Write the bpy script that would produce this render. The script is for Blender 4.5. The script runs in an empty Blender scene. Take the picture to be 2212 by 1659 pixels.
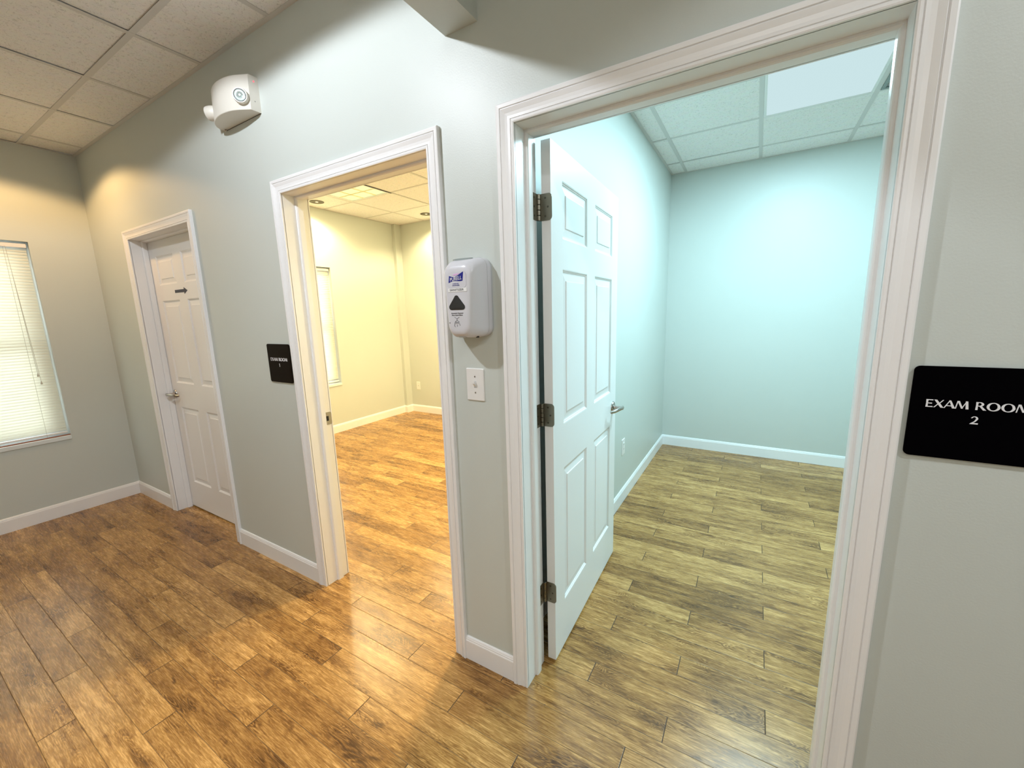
import bpy, bmesh, math, random
from mathutils import Vector, Matrix
random.seed(7)
C = bpy.context.scene.collection
SC = bpy.context.scene
PI = math.pi

# ------------------------------------------------------------------ camera
def make_camera():
    yaw, pitch, roll, f_px = 0.5413, -0.1744, -0.0292, 876.95
    f = Vector((-math.sin(yaw)*math.cos(pitch), math.cos(yaw)*math.cos(pitch), math.sin(pitch)))
    r = f.cross(Vector((0, 0, 1))).normalized()
    u = r.cross(f)
    r2 = math.cos(roll)*r + math.sin(roll)*u
    u2 = -math.sin(roll)*r + math.cos(roll)*u
    m = Matrix((( r2.x, u2.x, -f.x, 4.5662), (r2.y, u2.y, -f.y, -1.2008), (r2.z, u2.z, -f.z, 1.4663), (0, 0, 0, 1)))
    cd = bpy.data.cameras.new('camera'); co = bpy.data.objects.new('camera', cd); C.objects.link(co)
    co.matrix_world = m
    cd.sensor_fit = 'HORIZONTAL'; cd.sensor_width = 36.0; cd.lens = 36.0*f_px/2212.0
    cd.clip_start = 0.02; cd.clip_end = 100
    SC.camera = co
make_camera()

# ------------------------------------------------------------------ world (daylight outside the windows)
w = bpy.data.worlds.new('world'); SC.world = w; w.use_nodes = True
bg = w.node_tree.nodes['Background']; bg.inputs[0].default_value = (0.86, 0.95, 1.0, 1); bg.inputs[1].default_value = 4.2
SC.view_settings.view_transform = 'Standard'
SC.view_settings.look = 'None'
SC.view_settings.exposure = 0.2
SC.view_settings.gamma = 1.0
SC.view_settings.use_curve_mapping = False

# ------------------------------------------------------------------ lamps
def spot(name, loc, power, color, angle, blend=0.12, radius=0.03):
    l = bpy.data.lights.new(name, 'SPOT'); l.energy = power; l.color = color
    l.spot_size = math.radians(angle); l.spot_blend = blend; l.shadow_soft_size = radius
    o = bpy.data.objects.new(name, l); C.objects.link(o); o.location = loc
    return o
def area(name, loc, power, color, sx, sy=None, shape='DISK'):
    l = bpy.data.lights.new(name, 'AREA'); l.energy = power; l.color = color; l.shape = shape; l.size = sx
    if sy: l.size_y = sy
    o = bpy.data.objects.new(name, l); C.objects.link(o); o.location = loc
    return o
WARM = (1.0, 0.62, 0.27); COOL = (0.86, 0.92, 1.0); YEL = (1.0, 0.80, 0.43); NEU = (1.0, 0.96, 0.92)
HALL_LED = (3.00, -1.08)
HALL_CAN = (0.62, -0.535)
RIGHT_CAN = (5.75, -0.95)
ROOM_CANS = [(0.24, 1.86), (0.81, 3.02), (2.60, 3.00), (3.20, 1.55)]
spot('hall_led_lamp', (*HALL_LED, 2.728), 96, COOL, 167, 0.10, 0.05)
spot('hall_can_lamp', (*HALL_CAN, 2.72), 36, WARM, 144, 0.22, 0.05)
spot('right_can_lamp', (*RIGHT_CAN, 2.72), 42, (0.90, 0.95, 1.0), 150, 0.12, 0.035)
area('hall_front_fill', (4.5, -2.75, 2.72), 20, (0.98, 0.95, 0.93), 0.5)  # unseen fill, added to lift the ceiling, header and casing fronts
area('room_panel_lamp', (4.81, 1.761, 2.741), 74, (0.57, 0.885, 1.0), 0.55, 1.18, 'RECTANGLE')
area('room_square_lamp', (0.8425, 1.80, 2.745), 24, YEL, 0.54, 0.54, 'RECTANGLE')
for i, (x, y) in enumerate(ROOM_CANS):
    spot('room_can_lamp', (x, y, 2.735), (66, 72, 210, 210)[i], YEL, 144, 0.45, 0.06)

# ------------------------------------------------------------------ materials
def nt(name):
    m = bpy.data.materials.new(name); m.use_nodes = True
    t = m.node_tree; return m, t, t.nodes['Principled BSDF']
def mat(name, col, rough=0.5, metal=0.0, bump=None, coat=0.0, spec=None, emit=None, estr=0.0, var=0.0):
    m, t, b = nt(name)
    b.inputs['Base Color'].default_value = (*col, 1)
    b.inputs['Roughness'].default_value = rough
    b.inputs['Metallic'].default_value = metal
    b.inputs['Coat Weight'].default_value = coat
    if spec is not None: b.inputs['Specular IOR Level'].default_value = spec
    if emit: b.inputs['Emission Color'].default_value = (*emit, 1); b.inputs['Emission Strength'].default_value = estr
    tc = t.nodes.new('ShaderNodeTexCoord')
    if bump:
        sc, st, dist = bump
        n = t.nodes.new('ShaderNodeTexNoise'); n.inputs['Scale'].default_value = sc; n.inputs['Detail'].default_value = 3
        bp = t.nodes.new('ShaderNodeBump'); bp.inputs['Strength'].default_value = st; bp.inputs['Distance'].default_value = dist
        t.links.new(tc.outputs['Object'], n.inputs['Vector']); t.links.new(n.outputs['Fac'], bp.inputs['Height'])
        t.links.new(bp.outputs['Normal'], b.inputs['Normal'])
    if var:
        n = t.nodes.new('ShaderNodeTexNoise'); n.inputs['Scale'].default_value = 2.2; n.inputs['Detail'].default_value = 4
        mx = t.nodes.new('ShaderNodeMix'); mx.data_type = 'RGBA'
        mx.inputs['A'].default_value = (*[c*(1-var) for c in col], 1); mx.inputs['B'].default_value = (*[min(1, c*(1+var)) for c in col], 1)
        t.links.new(tc.outputs['Object'], n.inputs['Vector']); t.links.new(n.outputs['Fac'], mx.inputs['Factor'])
        t.links.new(mx.outputs['Result'], b.inputs['Base Color'])
    return m
M = {}
M['wall'] = mat('wall_paint', (0.60, 0.640, 0.605), 0.42, bump=(210, 0.13, 0.0022), var=0.015)
M['trim'] = mat('trim_paint', (0.88, 0.875, 0.875), 0.30, bump=(60, 0.05, 0.001))
M['door'] = mat('door_paint', (0.87, 0.865, 0.86), 0.38, bump=(90, 0.06, 0.001))
M['grid'] = mat('grid_metal', (0.66, 0.65, 0.63), 0.45)
M['nickel'] = mat('satin_nickel', (0.46, 0.43, 0.40), 0.26, 1.0)
M['hinge'] = mat('hinge_metal', (0.27, 0.25, 0.20), 0.36, 1.0, bump=(40, 0.1, 0.001))
M['screw'] = mat('screw_metal', (0.12, 0.11, 0.09), 0.4, 1.0)
M['plastic'] = mat('white_plastic', (0.82, 0.81, 0.79), 0.32)
M['cream'] = mat('cream_plastic', (0.72, 0.69, 0.62), 0.38)
M['disp'] = mat('dispenser_plastic', (0.66, 0.66, 0.70), 0.28)
M['dispside'] = mat('dispenser_side_plastic', (0.50, 0.52, 0.53), 0.38)
M['label'] = mat('label_film', (0.66, 0.66, 0.71), 0.22)
M['paper'] = mat('white_paper', (0.86, 0.86, 0.86), 0.5)
M['smoke'] = mat('smoked_plastic', (0.035, 0.035, 0.035), 0.10)
M['dark'] = mat('dark_gap', (0.01, 0.01, 0.01), 0.7)
M['blue'] = mat('logo_blue', (0.012, 0.016, 0.24), 0.35)
M['pink'] = mat('logo_pink', (0.72, 0.45, 0.75), 0.4)
M['ink'] = mat('ink_black', (0.03, 0.03, 0.035), 0.5)
M['navy'] = mat('arrow_ink', (0.02, 0.02, 0.045), 0.45)
M['sign'] = mat('sign_acrylic', (0.0012, 0.0010, 0.0016), 0.6, spec=0.01)
M['sign_brown'] = mat('sign_acrylic_brown', (0.007, 0.0035, 0.0015), 0.55, spec=0.08)
M['sign_text'] = mat('sign_lettering', (0.82, 0.82, 0.85), 0.45)
M['red'] = mat('red_mark_glow', (0.8, 0.1, 0.12), 0.3, emit=(1.0, 0.15, 0.2), estr=1.2)  # glow put into the colour of a small red mark
M['chrome'] = mat('lamp_reflector', (0.72, 0.86, 0.88), 0.22, 0.85)
M['copper'] = mat('sill_caulk', (0.28, 0.10, 0.05), 0.6)
M['sill'] = mat('marble_sill', (0.72, 0.78, 0.80), 0.22, var=0.06)
M['vinyl'] = mat('window_vinyl', (0.80, 0.82, 0.82), 0.35)
M['cord'] = mat('blind_cord', (0.55, 0.52, 0.44), 0.7)
M['housing'] = mat('can_reflector', (0.10, 0.085, 0.05), 0.35, 0.4)
M['grille'] = mat('grille_paint', (0.25, 0.30, 0.29), 0.5)
M['lens_room2'] = mat('troffer_lens', (0.8, 0.9, 0.9), 0.4)
def emitter(name, col, strength, bands=None):
    m = bpy.data.materials.new(name); m.use_nodes = True; t = m.node_tree; t.nodes.clear()
    o = t.nodes.new('ShaderNodeOutputMaterial'); e = t.nodes.new('ShaderNodeEmission')
    e.inputs[0].default_value = (*col, 1); e.inputs[1].default_value = strength
    if bands:   # two tubes glowing through the prismatic lens
        x0, x1, hi = bands
        tc = t.nodes.new('ShaderNodeTexCoord'); sp = t.nodes.new('ShaderNodeSeparateXYZ')
        t.links.new(tc.outputs['Object'], sp.inputs[0]); prev = None
        for xb in (x0, x1):
            s = t.nodes.new('ShaderNodeMath'); s.operation = 'SUBTRACT'; s.inputs[1].default_value = xb; t.links.new(sp.outputs['X'], s.inputs[0])
            q = t.nodes.new('ShaderNodeMath'); q.operation = 'MULTIPLY'; t.links.new(s.outputs[0], q.inputs[0]); t.links.new(s.outputs[0], q.inputs[1])
            d = t.nodes.new('ShaderNodeMath'); d.operation = 'MULTIPLY'; d.inputs[1].default_value = -170; t.links.new(q.outputs[0], d.inputs[0])
            e2 = t.nodes.new('ShaderNodeMath'); e2.operation = 'EXPONENT'; t.links.new(d.outputs[0], e2.inputs[0])
            if prev is None: prev = e2
            else:
                a = t.nodes.new('ShaderNodeMath'); a.operation = 'ADD'; t.links.new(prev.outputs[0], a.inputs[0]); t.links.new(e2.outputs[0], a.inputs[1]); prev = a
        k = t.nodes.new('ShaderNodeMath'); k.operation = 'MULTIPLY_ADD'; k.inputs[1].default_value = hi; k.inputs[2].default_value = strength
        t.links.new(prev.outputs[0], k.inputs[0]); t.links.new(k.outputs[0], e.inputs[1])
    t.links.new(e.outputs[0], o.inputs[0]); return m
M['teal_glow'] = emitter('lens_glow', (0.74, 0.97, 1.0), 0.70, (4.68, 4.95, 0.34))
M['warm_glow'] = emitter('louvre_glow', (1.0, 0.97, 0.46), 0.95)
M['bulb_glow'] = emitter('bulb_glow', (1.0, 0.80, 0.45), 1.5)
M['led_glow'] = emitter('led_glow', (0.86, 0.95, 1.0), 4.0)

def tile_mat():
    m, t, b = nt('acoustic_tile'); b.inputs['Roughness'].default_value = 0.9
    tc = t.nodes.new('ShaderNodeTexCoord')
    v = t.nodes.new('ShaderNodeTexNoise'); v.inputs['Scale'].default_value = 95; v.inputs['Detail'].default_value = 2; v.inputs['Distortion'].default_value = 1.2
    n = t.nodes.new('ShaderNodeTexNoise'); n.inputs['Scale'].default_value = 30; n.inputs['Detail'].default_value = 4
    r = t.nodes.new('ShaderNodeValToRGB'); r.color_ramp.elements[0].position = 0.33; r.color_ramp.elements[0].color = (0.73, 0.72, 0.70, 1)
    r.color_ramp.elements[1].position = 0.43; r.color_ramp.elements[1].color = (0.93, 0.92, 0.90, 1)
    bp = t.nodes.new('ShaderNodeBump'); bp.inputs['Strength'].default_value = 0.5; bp.inputs['Distance'].default_value = 0.003
    mx = t.nodes.new('ShaderNodeMix'); mx.data_type = 'RGBA'; mx.blend_type = 'MULTIPLY'; mx.inputs['Factor'].default_value = 0.10
    for q in (v, n): t.links.new(tc.outputs['Object'], q.inputs['Vector'])
    t.links.new(v.outputs['Fac'], r.inputs['Fac']); t.links.new(r.outputs['Color'], mx.inputs['A']); t.links.new(n.outputs['Color'], mx.inputs['B'])
    t.links.new(mx.outputs['Result'], b.inputs['Base Color']); t.links.new(v.outputs['Fac'], bp.inputs['Height']); t.links.new(bp.outputs['Normal'], b.inputs['Normal'])
    return m
M['tile'] = tile_mat()

def glass_mat():
    m = bpy.data.materials.new('window_glass'); m.use_nodes = True; t = m.node_tree; t.nodes.clear()
    o = t.nodes.new('ShaderNodeOutputMaterial'); a = t.nodes.new('ShaderNodeBsdfTransparent'); g = t.nodes.new('ShaderNodeBsdfGlossy'); g.inputs['Roughness'].default_value = 0.02
    x = t.nodes.new('ShaderNodeMixShader'); x.inputs[0].default_value = 0.08
    t.links.new(a.outputs[0], x.inputs[1]); t.links.new(g.outputs[0], x.inputs[2]); t.links.new(x.outputs[0], o.inputs[0]); return m
M['glass'] = glass_mat()
def slat_mat():
    m = bpy.data.materials.new('blind_slat'); m.use_nodes = True; t = m.node_tree; t.nodes.clear()
    o = t.nodes.new('ShaderNodeOutputMaterial'); d = t.nodes.new('ShaderNodeBsdfPrincipled'); d.inputs['Base Color'].default_value = (0.86, 0.86, 0.78, 1); d.inputs['Roughness'].default_value = 0.4
    a = t.nodes.new('ShaderNodeBsdfTranslucent'); a.inputs[0].default_value = (0.92, 0.92, 0.83, 1)
    x = t.nodes.new('ShaderNodeMixShader'); x.inputs[0].default_value = 0.45
    t.links.new(d.outputs[0], x.inputs[1]); t.links.new(a.outputs[0], x.inputs[2]); t.links.new(x.outputs[0], o.inputs[0]); return m
M['slat'] = slat_mat()

def floor_mat():
    m, t, b = nt('oak_planks'); N = t.nodes; L = t.links
    def mt(op, a, bb=None, c=None):
        n = N.new('ShaderNodeMath'); n.operation = op
        for i, v in enumerate((a, bb, c)):
            if v is None: continue
            if isinstance(v, (int, float)): n.inputs[i].default_value = v
            else: L.new(v, n.inputs[i])
        return n.outputs[0]
    tc = N.new('ShaderNodeTexCoord'); sp = N.new('ShaderNodeSeparateXYZ'); L.new(tc.outputs['Object'], sp.inputs[0])
    X, Y = sp.outputs['X'], sp.outputs['Y']
    inroom = mt('GREATER_THAN', Y, -0.036)
    P = 0.1014
    vh = mt('DIVIDE', mt('ADD', Y, 0.040), P)
    vr = mt('DIVIDE', mt('SUBTRACT', Y, 0.237), P)
    v = mt('ADD', mt('MULTIPLY', vr, inroom), mt('MULTIPLY', vh, mt('SUBTRACT', 1.0, inroom)))
    row = mt('FLOOR', v)
    fv = mt('SUBTRACT', v, row)
    # joints: staircase of three rows, 12 inches each; plank 36 inches
    off = mt('ADD', mt('MULTIPLY', mt('ADD', row, 1.0), -0.3045), mt('ADD', 3.362, mt('MULTIPLY', inroom, 0.714)))
    uu = mt('DIVIDE', mt('SUBTRACT', X, off), 0.9135)
    col = mt('FLOOR', uu); fu = mt('SUBTRACT', uu, col)
    idv = N.new('ShaderNodeCombineXYZ'); L.new(mt('ADD', row, mt('MULTIPLY', inroom, 37.0)), idv.inputs[0]); L.new(col, idv.inputs[1])
    wn = N.new('ShaderNodeTexWhiteNoise'); wn.noise_dimensions = '3D'; L.new(idv.outputs[0], wn.inputs['Vector'])
    rs = N.new('ShaderNodeSeparateColor'); L.new(wn.outputs['Color'], rs.inputs[0])
    r1, r2, r3 = rs.outputs[0], rs.outputs[1], rs.outputs[2]
    # grain space, every plank shifted
    gx = mt('ADD', X, mt('MULTIPLY', r1, 31.0)); gy = mt('ADD', Y, mt('MULTIPLY', r2, 17.0))
    def vec(a, sx, bb, sy, z=0.0):
        c = N.new('ShaderNodeCombineXYZ'); L.new(mt('MULTIPLY', a, sx), c.inputs[0]); L.new(mt('MULTIPLY', bb, sy), c.inputs[1]); c.inputs[2].default_value = z; return c.outputs[0]
    def noise(v_, sc, det=4, dist=0.0, rough=0.55):
        n = N.new('ShaderNodeTexNoise'); n.inputs['Scale'].default_value = sc; n.inputs['Detail'].default_value = det; n.inputs['Distortion'].default_value = dist; n.inputs['Roughness'].default_value = rough
        L.new(v_, n.inputs['Vector']); return n.outputs['Fac']
    big = noise(vec(gx, 1.5, gy, 9.0), 3.0, 5, 0.5, 0.62)                 # broad tone clouds along the plank
    fine = noise(vec(gx, 7.0, gy, 95.0), 2.6, 6, 0.35, 0.70)        # fine fibres
    streak = noise(vec(gx, 1.1, gy, 26.0), 2.2, 5, 0.5)             # streaks
    # cathedral rings: level lines of a stretched noise, only in some planks' middles
    fld = noise(vec(gx, 2.2, gy, 11.0, 3.1), 1.6, 2.0, 0.35)
    ring = mt('SINE', mt('MULTIPLY', fld, 190.0))
    ring = mt('MULTIPLY_ADD', ring, 0.5, 0.5)
    mask = noise(vec(gx, 1.8, gy, 7.0, 8.0), 1.7, 1)
    mk = N.new('ShaderNodeMapRange'); mk.inputs['From Min'].default_value = 0.50; mk.inputs['From Max'].default_value = 0.66; L.new(mask, mk.inputs['Value'])
    ringm = mt('MULTIPLY', ring, mk.outputs[0])
    knots = noise(vec(gx, 4.0, gy, 11.0, 5.0), 2.2, 2, 0.8)
    kk = N.new('ShaderNodeMapRange'); kk.inputs['From Min'].default_value = 0.62; kk.inputs['From Max'].default_value = 0.78; L.new(knots, kk.inputs['Value'])
    tone = mt('ADD', mt('MULTIPLY', big, 0.62), mt('MULTIPLY', streak, 0.42))
    tone = mt('ADD', tone, mt('MULTIPLY', mt('SUBTRACT', fine, 0.5), 1.05))
    tone = mt('ADD', tone, mt('MULTIPLY', mt('SUBTRACT', r3, 0.5), 0.20))
    tone = mt('SUBTRACT', tone, mt('MULTIPLY', ringm, 0.30))
    tone = mt('SUBTRACT', tone, mt('MULTIPLY', kk.outputs[0], 0.24))
    cr = N.new('ShaderNodeValToRGB'); L.new(tone, cr.inputs['Fac'])
    e = cr.color_ramp.elements
    e[0].position = 0.10; e[0].color = (0.080, 0.033, 0.006, 1)
    e[1].position = 0.78; e[1].color = (0.70, 0.42, 0.155, 1)
    a = e.new(0.36); a.color = (0.23, 0.108, 0.026, 1)
    a = e.new(0.56); a.color = (0.41, 0.22, 0.064, 1)
    # joints
    dv = mt('MINIMUM', fv, mt('SUBTRACT', 1.0, fv)); du = mt('MINIMUM', fu, mt('SUBTRACT', 1.0, fu))
    def line(d, wd):
        r = N.new('ShaderNodeMapRange'); r.inputs['From Min'].default_value = wd*0.4; r.inputs['From Max'].default_value = wd; r.inputs['To Min'].default_value = 1; r.inputs['To Max'].default_value = 0
        L.new(d, r.inputs['Value']); return r.outputs[0]
    gap = mt('MAXIMUM', mt('MULTIPLY', line(dv, 0.017), mt('MULTIPLY_ADD', r1, 0.4, 0.5)), line(du, 0.0026))
    mx = N.new('ShaderNodeMix'); mx.data_type = 'RGBA'; L.new(mt('MULTIPLY', gap, 0.92), mx.inputs['Factor'])
    L.new(cr.outputs['Color'], mx.inputs['A']); mx.inputs['B'].default_value = (0.035, 0.017, 0.007, 1)
    L.new(mx.outputs['Result'], b.inputs['Base Color'])
    rr = N.new('ShaderNodeMapRange'); rr.inputs['To Min'].default_value = 0.20; rr.inputs['To Max'].default_value = 0.34; L.new(fine, rr.inputs['Value']); L.new(mt('ADD', rr.outputs[0], mt('MULTIPLY', gap, 0.4)), b.inputs['Roughness'])
    h = mt('SUBTRACT', mt('MULTIPLY', fine, 0.25), mt('MULTIPLY', gap, 1.0))
    bp = N.new('ShaderNodeBump'); bp.inputs['Strength'].default_value = 0.35; bp.inputs['Distance'].default_value = 0.0012; L.new(h, bp.inputs['Height']); L.new(bp.outputs['Normal'], b.inputs['Normal'])
    return m
M['floor'] = floor_mat()

# ------------------------------------------------------------------ mesh helpers
def obj(name, bm, m, parent=None, smooth=None, bevel=None):
    bmesh.ops.recalc_face_normals(bm, faces=bm.faces)
    me = bpy.data.meshes.new(name); bm.to_mesh(me); bm.free()
    if m is not None: me.materials.append(m)
    if smooth is not None:
        for p in me.polygons: p.use_smooth = True
        me.set_sharp_from_angle(angle=math.radians(smooth))
    o = bpy.data.objects.new(name, me); C.objects.link(o)
    if parent is not None: o.parent = parent
    if bevel:
        bv = o.modifiers.new('bevel', 'BEVEL'); bv.width = bevel; bv.segments = 2; bv.limit_method = 'ANGLE'
    return o
def box(bm, x0, x1, y0, y1, z0, z1):
    vs = [bm.verts.new(p) for p in ((x0,y0,z0),(x1,y0,z0),(x1,y1,z0),(x0,y1,z0),(x0,y0,z1),(x1,y0,z1),(x1,y1,z1),(x0,y1,z1))]
    for q in ((0,3,2,1),(4,5,6,7),(0,1,5,4),(1,2,6,5),(2,3,7,6),(3,0,4,7)): bm.faces.new([vs[i] for i in q])
def boxes(*bs):
    bm = bmesh.new()
    for b in bs: box(bm, *b)
    return bm
def loft(bm, rings, cap0=True, cap1=True, closed=True):
    R = [[bm.verts.new(p) for p in r] for r in rings]
    n = len(R[0])
    for a, b in zip(R, R[1:]):
        for i in range(n if closed else n-1):
            j = (i+1) % n
            bm.faces.new((a[i], a[j], b[j], b[i]))
    if cap0: bm.faces.new(R[0][::-1])
    if cap1: bm.faces.new(R[-1])
    return R
def prism(bm, poly, axis, a, b):
    """poly: 2-D points in the plane of the two other axes, extruded from a to b along axis"""
    def P(p, t):
        return {'x': (t, p[0], p[1]), 'y': (p[0], t, p[1]), 'z': (p[0], p[1], t)}[axis]
    loft(bm, [[P(p, a) for p in poly], [P(p, b) for p in poly]])
def rrect(cx, cy, w, h, r, n=6):
    pts = []
    for k, (sx, sy) in enumerate(((1, 1), (-1, 1), (-1, -1), (1, -1))):
        for i in range(n+1):
            a = PI/2*k + PI/2*i/n
            pts.append((cx + sx*(w/2-r) + r*math.cos(a), cy + sy*(h/2-r) + r*math.sin(a)))
    return pts
def tube(bm, pts, r, n=10, caps=True, up=Vector((0, 0, 1))):
    pts = [Vector(p) for p in pts]; rr = r if isinstance(r, (list, tuple)) else [r]*len(pts)
    rings = []
    for i, p in enumerate(pts):
        t = (pts[min(i+1, len(pts)-1)] - pts[max(i-1, 0)]).normalized()
        a = t.cross(up)
        if a.length < 1e-3: a = t.cross(Vector((1, 0, 0)))
        a.normalize(); b = a.cross(t)
        ra = rr[i] if isinstance(rr[i], (list, tuple)) else (rr[i], rr[i])
        rings.append([p + ra[0]*math.cos(2*PI*k/n)*a + ra[1]*math.sin(2*PI*k/n)*b for k in range(n)])
    loft(bm, rings, caps, caps)
def disc(bm, c, nrm, prof, n=24):
    """lathe: prof = list of (radius, height) along nrm from centre c"""
    c = Vector(c); nrm = Vector(nrm).normalized(); a = nrm.orthogonal().normalized(); b = nrm.cross(a)
    rings = [[c + nrm*h + r*math.cos(2*PI*k/n)*a + r*math.sin(2*PI*k/n)*b for k in range(n)] for r, h in prof]
    loft(bm, rings)
def struct(o, label=None, cat=None):
    o['kind'] = 'structure'
    if label: o['label'] = label
    if cat: o['category'] = cat
    return o
def tag(o, label, cat, group=None):
    o['label'] = label; o['category'] = cat
    if group: o['group'] = group
    return o
def thing(name, label, cat, loc=(0, 0, 0), group=None):
    o = bpy.data.objects.new(name, None); C.objects.link(o); o.location = loc; o.empty_display_size = 0.05
    return tag(o, label, cat, group)
def put(o, parent):      # parent, geometry re-expressed relative to the parent's base
    off = Vector(parent.location)
    if o.type == 'MESH' and parent.type == 'EMPTY': o.data.transform(Matrix.Translation(-off))
    o.parent = parent; return o
def text(name, body, size, loc, m, parent=None, rot=(PI/2, 0, 0), sx=1.0, extrude=0.0002, shear=0.0, align='CENTER'):
    cu = bpy.data.curves.new(name, 'FONT'); cu.body = body; cu.size = size; cu.extrude = extrude; cu.align_x = align; cu.align_y = 'CENTER'; cu.shear = shear
    cu.materials.append(m); o = bpy.data.objects.new(name, cu); C.objects.link(o)
    me = bpy.data.meshes.new_from_object(o.evaluated_get(bpy.context.evaluated_depsgraph_get()))
    bpy.data.objects.remove(o); me.name = name
    from mathutils import Euler
    me.transform(Matrix.Translation(loc) @ Euler(rot).to_matrix().to_4x4() @ Matrix.Diagonal((sx, 1, 1, 1)))
    q = bpy.data.objects.new(name, me); C.objects.link(q)
    return put(q, parent)

# ------------------------------------------------------------------ dimensions
H0, H1, H2 = 2.737, 2.750, 2.746        # ceiling heights: hall, exam room 1, exam room 2
T = 0.128; HD = 2.045; CW = 0.060
A0, A1 = 0.7364, 1.6556
B0, B1 = 2.6149, 3.5224
D0, D1 = 3.8814, 4.7969
XP0, XP1 = 3.628, 3.757                 # partition between the exam rooms
YF = 3.298                              # far wall of the rooms
XR, YB = 6.35, -3.30                    # right end, wall behind the camera
JT = 0.018

# ------------------------------------------------------------------ floor, walls
fl = obj('floor', boxes((-0.3, XR+0.15, YB-0.15, YF+0.15, -0.06, 0.0)), M['floor']); struct(fl, 'oak plank floor running through the hall and both exam rooms', 'floor')
def wall_holes(bm, lo, hi, z1, holes, axis, t0, t1):
    """wall along axis from lo to hi; holes = (a, b, zb, zt)"""
    cur = lo
    def bb(a, b, za, zb):
        if b-a < 1e-4 or zb-za < 1e-4: return
        if axis == 'x': box(bm, a, b, t0, t1, za, zb)
        else: box(bm, t0, t1, a, b, za, zb)
    for a, b, zb, zt in sorted(holes):
        bb(cur, a, 0, z1); bb(a, b, 0, zb); bb(a, b, zt, z1); cur = b
    bb(cur, hi, 0, z1)
bm = bmesh.new()
wall_holes(bm, 0.0, XR, 2.80, [(x0-JT, x1+JT, 0, HD+JT) for x0, x1 in ((A0, A1), (B0, B1), (D0, D1))], 'x', 0.0, T)
struct(obj('wall_back', bm, M['wall']), 'sage grey hall wall with three doorways', 'wall')
W1 = (-1.250, -0.343, 0.594, 2.069)     # hall window opening (y0, y1, z0, z1)
W2 = (1.210, 2.117, 0.609, 2.076)       # exam room 1 window
bm = bmesh.new()
wall_holes(bm, YB, YF+0.12, 2.80, [W1, W2], 'y', -0.16, 0.0)
box(bm, 0.0, 0.052, 3.182, YF, 0, 2.80)
struct(obj('wall_left', bm, M['wall']), 'left outer wall with the blinds window', 'wall')
struct(obj('wall_center', boxes((XP0, XP1, T, YF, 0, 2.80)), M['wall']), 'partition between the two exam rooms', 'wall')
struct(obj('wall_header', boxes((XP0, XP1, YB, 0.0, 2.365, 2.80)), M['wall']), 'dropped wall header crossing the hall ceiling', 'wall')
struct(obj('wall_far', boxes((0.0, XR, YF, YF+0.12, 0, 2.80)), M['wall']), 'far wall of the exam rooms', 'wall')
struct(obj('wall_right', boxes((XR, XR+0.12, YB, YF+0.12, 0, 2.80)), M['wall']), 'right end wall', 'wall')
struct(obj('wall_front', boxes((0.0, XR, YB-0.12, YB, 0, 2.80)), M['wall']), 'hall wall behind the viewer', 'wall')

# ------------------------------------------------------------------ ceilings: lay-in tiles in a tee grid
def ceiling(x0, x1, y0, y1, H, gx, gy, label, holes=(), lift=None):
    """gx, gy: one grid line each; 2 ft pitch"""
    p = 0.6096; tw = 0.0125
    xs = sorted({x0, x1} | {gx+p*k for k in range(-14, 15) if x0+0.03 < gx+p*k < x1-0.03})
    ys = sorted({y0, y1} | {gy+p*k for k in range(-14, 15) if y0+0.03 < gy+p*k < y1-0.03})
    bm = bmesh.new()
    for a, b in zip(xs, xs[1:]):
        for c, d in zip(ys, ys[1:]):
            mx, my = (a+b)/2, (c+d)/2
            if any(h[0] < mx < h[1] and h[2] < my < h[3] for h in holes): continue
            dz = random.uniform(0.0015, 0.004)
            if lift and lift(mx, my): dz = 0.006
            g = 0.010
            box(bm, a+g, b-g, c+g, d-g, H+dz, H+dz+0.016)
    o = struct(obj('ceiling', bm, M['tile']), label, 'ceiling')
    bm = bmesh.new()
    for x in xs[1:-1]:
        box(bm, x-tw, x+tw, y0, y1, H, H+0.001); box(bm, x-0.002, x+0.002, y0, y1, H+0.001, H+0.035)
    for i, y in enumerate(ys[1:-1]):
        for a, b in zip(xs, xs[1:]):
            if any(h[0] < (a+b)/2 < h[1] and h[2] < y < h[3]-0.05 and y > h[2]+0.05 for h in holes): continue
            a2 = a + (tw if a > x0 else 0); b2 = b - (tw if b < x1 else 0)
            box(bm, a2, b2, y-tw, y+tw, H+0.0003, H+0.0013); box(bm, a2, b2, y-0.002, y+0.002, H+0.0013, H+0.035)
    obj('tee_grid', bm, M['grid'], o)
    bm = bmesh.new(); e = 0.020      # wall angle
    box(bm, x0, x1, y0, y0+e, H-0.0006, H+0.0012); box(bm, x0, x1, y1-e, y1, H-0.0006, H+0.0012)
    box(bm, x0, x0+e, y0+e, y1-e, H-0.0006, H+0.0012); box(bm, x1-e, x1, y0+e, y1-e, H-0.0006, H+0.0012)
    obj('wall_angle', bm, M['grid'], o)
    # deck above the tiles keeps daylight out
    obj('deck', boxes((x0-0.01, x1+0.01, y0-0.01, y1+0.01, H+0.12, H+0.15)), M['dark'], o)
    return o
TR2 = (4.518, 5.102, 1.150, 2.372)       # troffer hole, room 2 (x0,x1,y0,y1)
TR1 = (0.550, 1.135, 1.50, 2.100)        # room 1 troffer
ceiling(0.0, XP0, YB, 0.0, H0, 0.2588, -0.2856, 'white tile ceiling over the left part of the hall', lift=lambda x, y: x < 0.25 or (1.5 < x < 2.6 and -1.1 < y < -0.28))
ceiling(XP1, XR, YB, 0.0, H0, 4.10, -0.2856, 'white tile ceiling over the right part of the hall')
ceiling(0.0, XP0, T, YF, H1, 0.5380, 2.100, 'white tile ceiling of exam room 1', [TR1])
ceiling(XP1, XR, T, YF, H2, 4.505, 2.366, 'white tile ceiling of exam room 2', [(4.505, 5.115, 1.14, 2.37)])

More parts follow.
